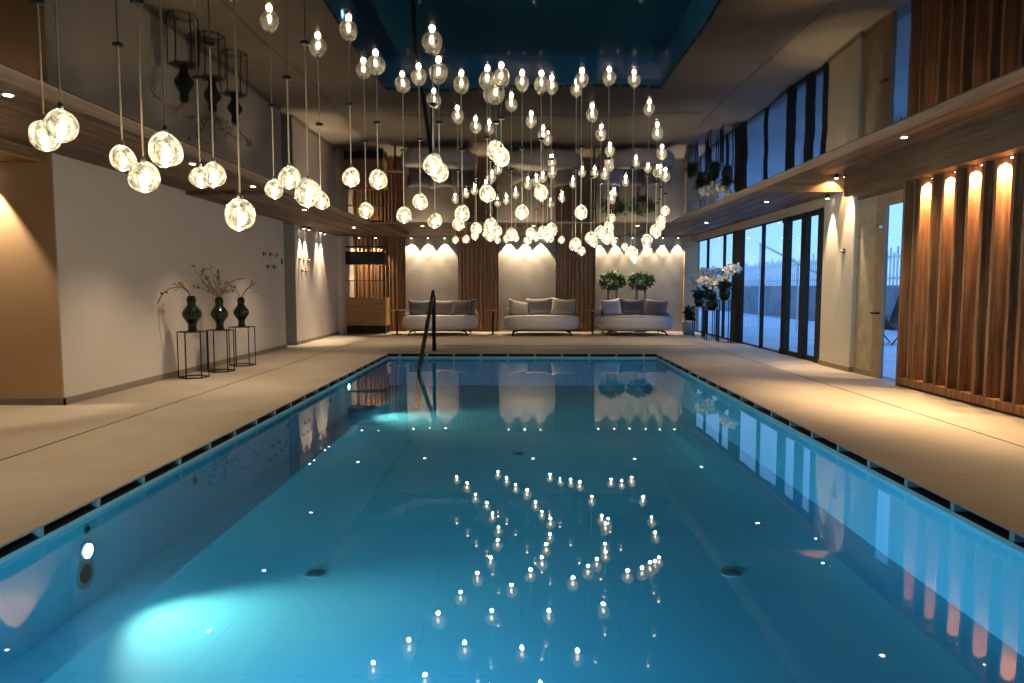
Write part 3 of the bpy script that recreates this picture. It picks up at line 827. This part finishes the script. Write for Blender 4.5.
wire_stand(-5.09, 10.72, 0.72, 0.215, 0.437, 'black hexagonal wire stand by the left wall, nearest of three')
wire_stand(-5.0, 11.5, 0.70, 0.205, 0.41, 'black hexagonal wire stand by the left wall, middle of three')
wire_stand(-5.0, 12.4, 0.70, 0.215, 0.38, 'black hexagonal wire stand by the left wall, farthest of three')
vase(-5.09, 10.72, 0.72, 1.0, 'dark green glazed gourd vase with a long drooping dry branch, nearest of three', 0, 1)
vase(-5.0, 11.5, 0.70, 0.98, 'dark green glazed gourd vase with many thin dotted sprigs, middle of three', 1, 2)
vase(-5.0, 12.4, 0.70, 0.95, 'dark green glazed gourd vase with one cream blossom leaning right, farthest', 2, 3)

# wall hooks and switch
def hook(y, z, label, group, x=WL, s=1):
    t = thing('wall_hook', label, 'hook', (x, y, z), 0, group)
    MB().tube([(0, 0, 0), (0.012 * s, 0, 0)], 0.045, 16).build('rosette', M_bronze, t)
    MB().tube([(0.012 * s, 0, 0), (0.055 * s, 0, 0), (0.068 * s, 0, 0)], [0.012, 0.02, 0.016], 12).build('knob', M_oak, t)
for i, y in enumerate((14.75, 15.13, 15.53)):
    hook(y, 2.10, 'round towel hook in the upper row on the left wall, %s of three' % ('nearest', 'middle', 'farthest')[i], 'towel hooks on the left wall')
for i, y in enumerate((14.95, 15.33)):
    hook(y, 1.84, 'round towel hook in the lower row on the left wall, %s of two' % ('nearer', 'farther')[i], 'towel hooks on the left wall')
for i, y in enumerate((17.1, 17.45, 17.8)):
    hook(y, 2.08, 'round towel hook in the upper row past the recess, %s of three' % ('nearest', 'middle', 'farthest')[i], 'towel hooks past the recess')
for i, y in enumerate((17.28, 17.62)):
    hook(y, 1.80, 'round towel hook in the lower row past the recess, %s of two' % ('nearer', 'farther')[i], 'towel hooks past the recess')
hook(11.9, 2.0, 'single round hook on the cream column', None, 5.40, -1)
t = thing('light_switch', 'small dark switch plate at the far end of the left wall', 'switch', (WL, 15.85, 1.98))
MB().box(0, 0.012, -0.045, 0.045, -0.07, 0.07).build('plate', M_bronze, t, bevel=0.004)
MB().box(0.012, 0.018, -0.025, 0.025, -0.03, 0.03).build('rocker', M_black, t)

# ------------------------------------------------------------------ orchids by the far window
def orchid(x, y, h, label, seed, vase_r=0.13, flowers=34, name='orchid_stand'):
    r = random.Random(seed)
    t = thing('plant_stand', 'thin wire stand under the ' + label.replace(' by the far window', ''), 'plant stand', (x, y, 0), 0.3, 'wire stands by the far window')
    pts = [(0.2 * cos(k * pi / 2 + .4), 0.2 * sin(k * pi / 2 + .4)) for k in range(4)]
    for (a, b_) in pts:
        MB().box(a - 0.009, a + 0.009, b_ - 0.009, b_ + 0.009, 0, h - 0.01).build('leg', M_black, t)
    MB().cyl(0, 0, h - 0.014, h, 0.22, 24).build('top', M_black, t)
    t = thing('potted_orchid', label[0].lower() + label[1:], 'orchid', (x, y, h), 0, 'white orchids by the far window')
    MB().lathe([(0.08, 0), (vase_r, 0.08), (vase_r * 1.05, 0.2), (vase_r * 0.85, 0.26)], 24).build('pot', M_vase, t, smooth=True)
    m = MB()
    for k in range(60):
        v = Vector((r.gauss(0, 1), r.gauss(0, 1), r.uniform(-0.3, 1.2)))
        leaf_quad(m, Vector((r.uniform(-.05, .05), r.uniform(-.05, .05), 0.24 + r.uniform(0, .15))), v, r.uniform(0.06, 0.09), r.uniform(0.14, 0.24), r)
    o = m.build('foliage', M_leaf2, t, recalc=False); o['kind'] = 'stuff'
    fl = []
    for k in range(5):
        a = r.uniform(0, 6.28); q = r.uniform(0.25, 0.45)
        pp = [Vector((0, 0, 0.24)), Vector((0.1 * cos(a), 0.1 * sin(a), 0.6)), Vector((q * 0.7 * cos(a), q * 0.7 * sin(a), 0.82)), Vector((q * cos(a), q * sin(a), 0.78))]
        MB().tube(pp, 0.006, 6).build('stem', M_leaf2, t)
        for u in range(flowers // 5):
            f_ = r.uniform(0.3, 1.0); i = 1 if f_ < 0.65 else 2
            p = pp[i].lerp(pp[i + 1], r.random()) + Vector((r.uniform(-.07, .07), r.uniform(-.07, .07), r.uniform(-.06, .06)))
            fl.append(p)
    m = MB()
    for p in fl:
        rot = r.uniform(0, 6.28); nrm = Vector((r.uniform(-1, 0.3), r.uniform(-1, 0.2), r.uniform(-.2, .5))).normalized()
        s = nrm.cross(Vector((0, 0, 1))).normalized(); u_ = s.cross(nrm)
        for k in range(5):
            a = rot + 2 * pi * k / 5
            leaf_quad(m, p, s * cos(a) + u_ * sin(a) + nrm * 0.2, 0.075, 0.085, r, 0.1)
    o = m.build('blossoms', M_petal, t, recalc=False); o['kind'] = 'stuff'
orchid(5.10, 17.75, 1.08, 'white orchid in a dark pot, tallest and nearest by the far window', 11, flowers=70)
orchid(4.98, 18.45, 0.80, 'white orchid in a dark pot, low middle one by the far window', 12, flowers=70)
orchid(5.10, 19.25, 1.02, 'white orchid in a dark pot, second from the back by the far window', 13, flowers=70)
orchid(5.02, 19.95, 0.86, 'white orchid in a dark pot, farthest one by the far window', 14, flowers=70)
t = thing('floor_planter', 'round grey pot with a dark green plant on the floor by the corner post', 'planter', (4.93, 20.75, 0))
MB().lathe([(0.15, 0), (0.2, 0.15), (0.21, 0.34), (0.18, 0.38)], 28).build('pot', M_pot, t, smooth=True)
m = MB(); r_ = random.Random(8)
for k in range(110):
    v = Vector((r_.gauss(0, 1), r_.gauss(0, 1), r_.uniform(-0.2, 1.6)))
    leaf_quad(m, Vector((0, 0, 0.4 + r_.uniform(0, .3))), v, 0.07, r_.uniform(0.15, 0.28), r_)
o = m.build('foliage', M_leaf2, t, recalc=False); o['kind'] = 'stuff'

# ------------------------------------------------------------------ terrace
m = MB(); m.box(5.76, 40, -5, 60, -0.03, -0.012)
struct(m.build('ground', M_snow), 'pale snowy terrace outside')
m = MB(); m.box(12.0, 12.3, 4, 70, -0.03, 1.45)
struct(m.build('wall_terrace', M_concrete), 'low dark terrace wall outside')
t = thing('picket_fence', 'tall pale picket fence on the terrace wall outside the window', 'fence', (12.15, 4, 1.45))
m = MB(); y = 0; r_ = random.Random(2)
while y < 62:
    m.box(-0.02, 0.02, y, y + 0.07, 0, 1.2 + r_.uniform(-.14, .14)); y += 0.22
m.build('pickets', M_fence, t)
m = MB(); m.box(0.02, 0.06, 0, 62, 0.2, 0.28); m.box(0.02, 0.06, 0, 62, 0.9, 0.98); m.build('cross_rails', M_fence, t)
t = thing('stair_railing', 'white sloping stair railing outside the terrace window', 'railing', (8.2, 20, 0))
MB().tube([(0, -2.5, 1.3), (0, 4.5, 2.9)], 0.035, 8).build('handrail', M_rail, t)
for yy in (-2.4, 1.0, 4.4):
    zt = 1.3 + (yy + 2.5) * 1.6 / 7
    MB().tube([(0, yy, 0), (0, yy, zt)], 0.025, 8).build('baluster', M_rail, t)

# reclining chair on the terrace
t = thing('deck_chair', 'black folding recliner standing on the terrace beyond the door', 'deck chair', (9.18, 17.55, -0.012), radians(-60))
MB().box(-0.30, 0.30, -0.30, 0.35, 0.42, 0.45, Matrix.Rotation(radians(8), 4, 'X')).build('seat', M_sling, t)
Mb = Matrix.Translation((0, 0.36, 0.44)) @ Matrix.Rotation(radians(62), 4, 'X')
MB().box(-0.30, 0.30, 0, 0.85, -0.015, 0.015, Mb).build('backrest', M_sling, t)
Mf = Matrix.Translation((0, -0.30, 0.40)) @ Matrix.Rotation(radians(-35), 4, 'X')
MB().box(-0.28, 0.28, -0.45, 0, -0.015, 0.015, Mf).build('footrest', M_sling, t)
for s in (-0.32, 0.32):
    MB().tube([(s, -0.45, 0.0), (s, 0.38, 0.60)], 0.016, 8).build('leg', M_sling, t)
    MB().tube([(s, 0.50, 0.0), (s, -0.28, 0.60)], 0.016, 8).build('leg', M_sling, t)
    MB().tube([(s, -0.28, 0.62), (s, 0.45, 0.66)], 0.02, 8).build('armrest', M_sling, t)

# ------------------------------------------------------------------ world (dusk sky)
wd = bpy.data.worlds.new('dusk'); scene.world = wd; wd.use_nodes = True
nt = wd.node_tree; nt.nodes.clear()
out = nt.nodes.new('ShaderNodeOutputWorld'); bg = nt.nodes.new('ShaderNodeBackground')
tc = nt.nodes.new('ShaderNodeTexCoord'); sp = nt.nodes.new('ShaderNodeSeparateXYZ')
nt.links.new(tc.outputs['Generated'], sp.inputs[0])
c = ramp(nt, sp.outputs[2], [(0.0, (0.22, 0.42, 0.66)), (0.12, (0.20, 0.42, 0.74)), (0.5, (0.14, 0.32, 0.68))])
nt.links.new(c, bg.inputs[0]); bg.inputs[1].default_value = 2.3
nt.links.new(bg.outputs[0], out.inputs[0])

# ------------------------------------------------------------------ camera
F = 700.0
phi = atan(10 / F); th = atan(54.5 / F)
fw = Vector((-sin(phi) * cos(th), cos(phi) * cos(th), -sin(th)))
cam = bpy.data.cameras.new('camera'); cam.sensor_width = 36; cam.lens = F / 1024 * 36; cam.clip_end = 200; cam.clip_start = 0.05
co = bpy.data.objects.new('camera', cam); col.objects.link(co)
co.location = (0, 0, 1.4)
co.rotation_euler = fw.to_track_quat('-Z', 'Y').to_euler()
scene.camera = co

cy = scene.cycles
cy.caustics_reflective = False; cy.caustics_refractive = False
cy.max_bounces = 10; cy.transparent_max_bounces = 12; cy.transmission_bounces = 10; cy.glossy_bounces = 5; cy.diffuse_bounces = 4
cy.sample_clamp_indirect = 6
cy.use_light_tree = True
try:
    cy.use_denoising = True
except Exception:
    pass
scene.view_settings.view_transform = 'Standard'
scene.view_settings.look = 'None'
scene.view_settings.exposure = 0.1
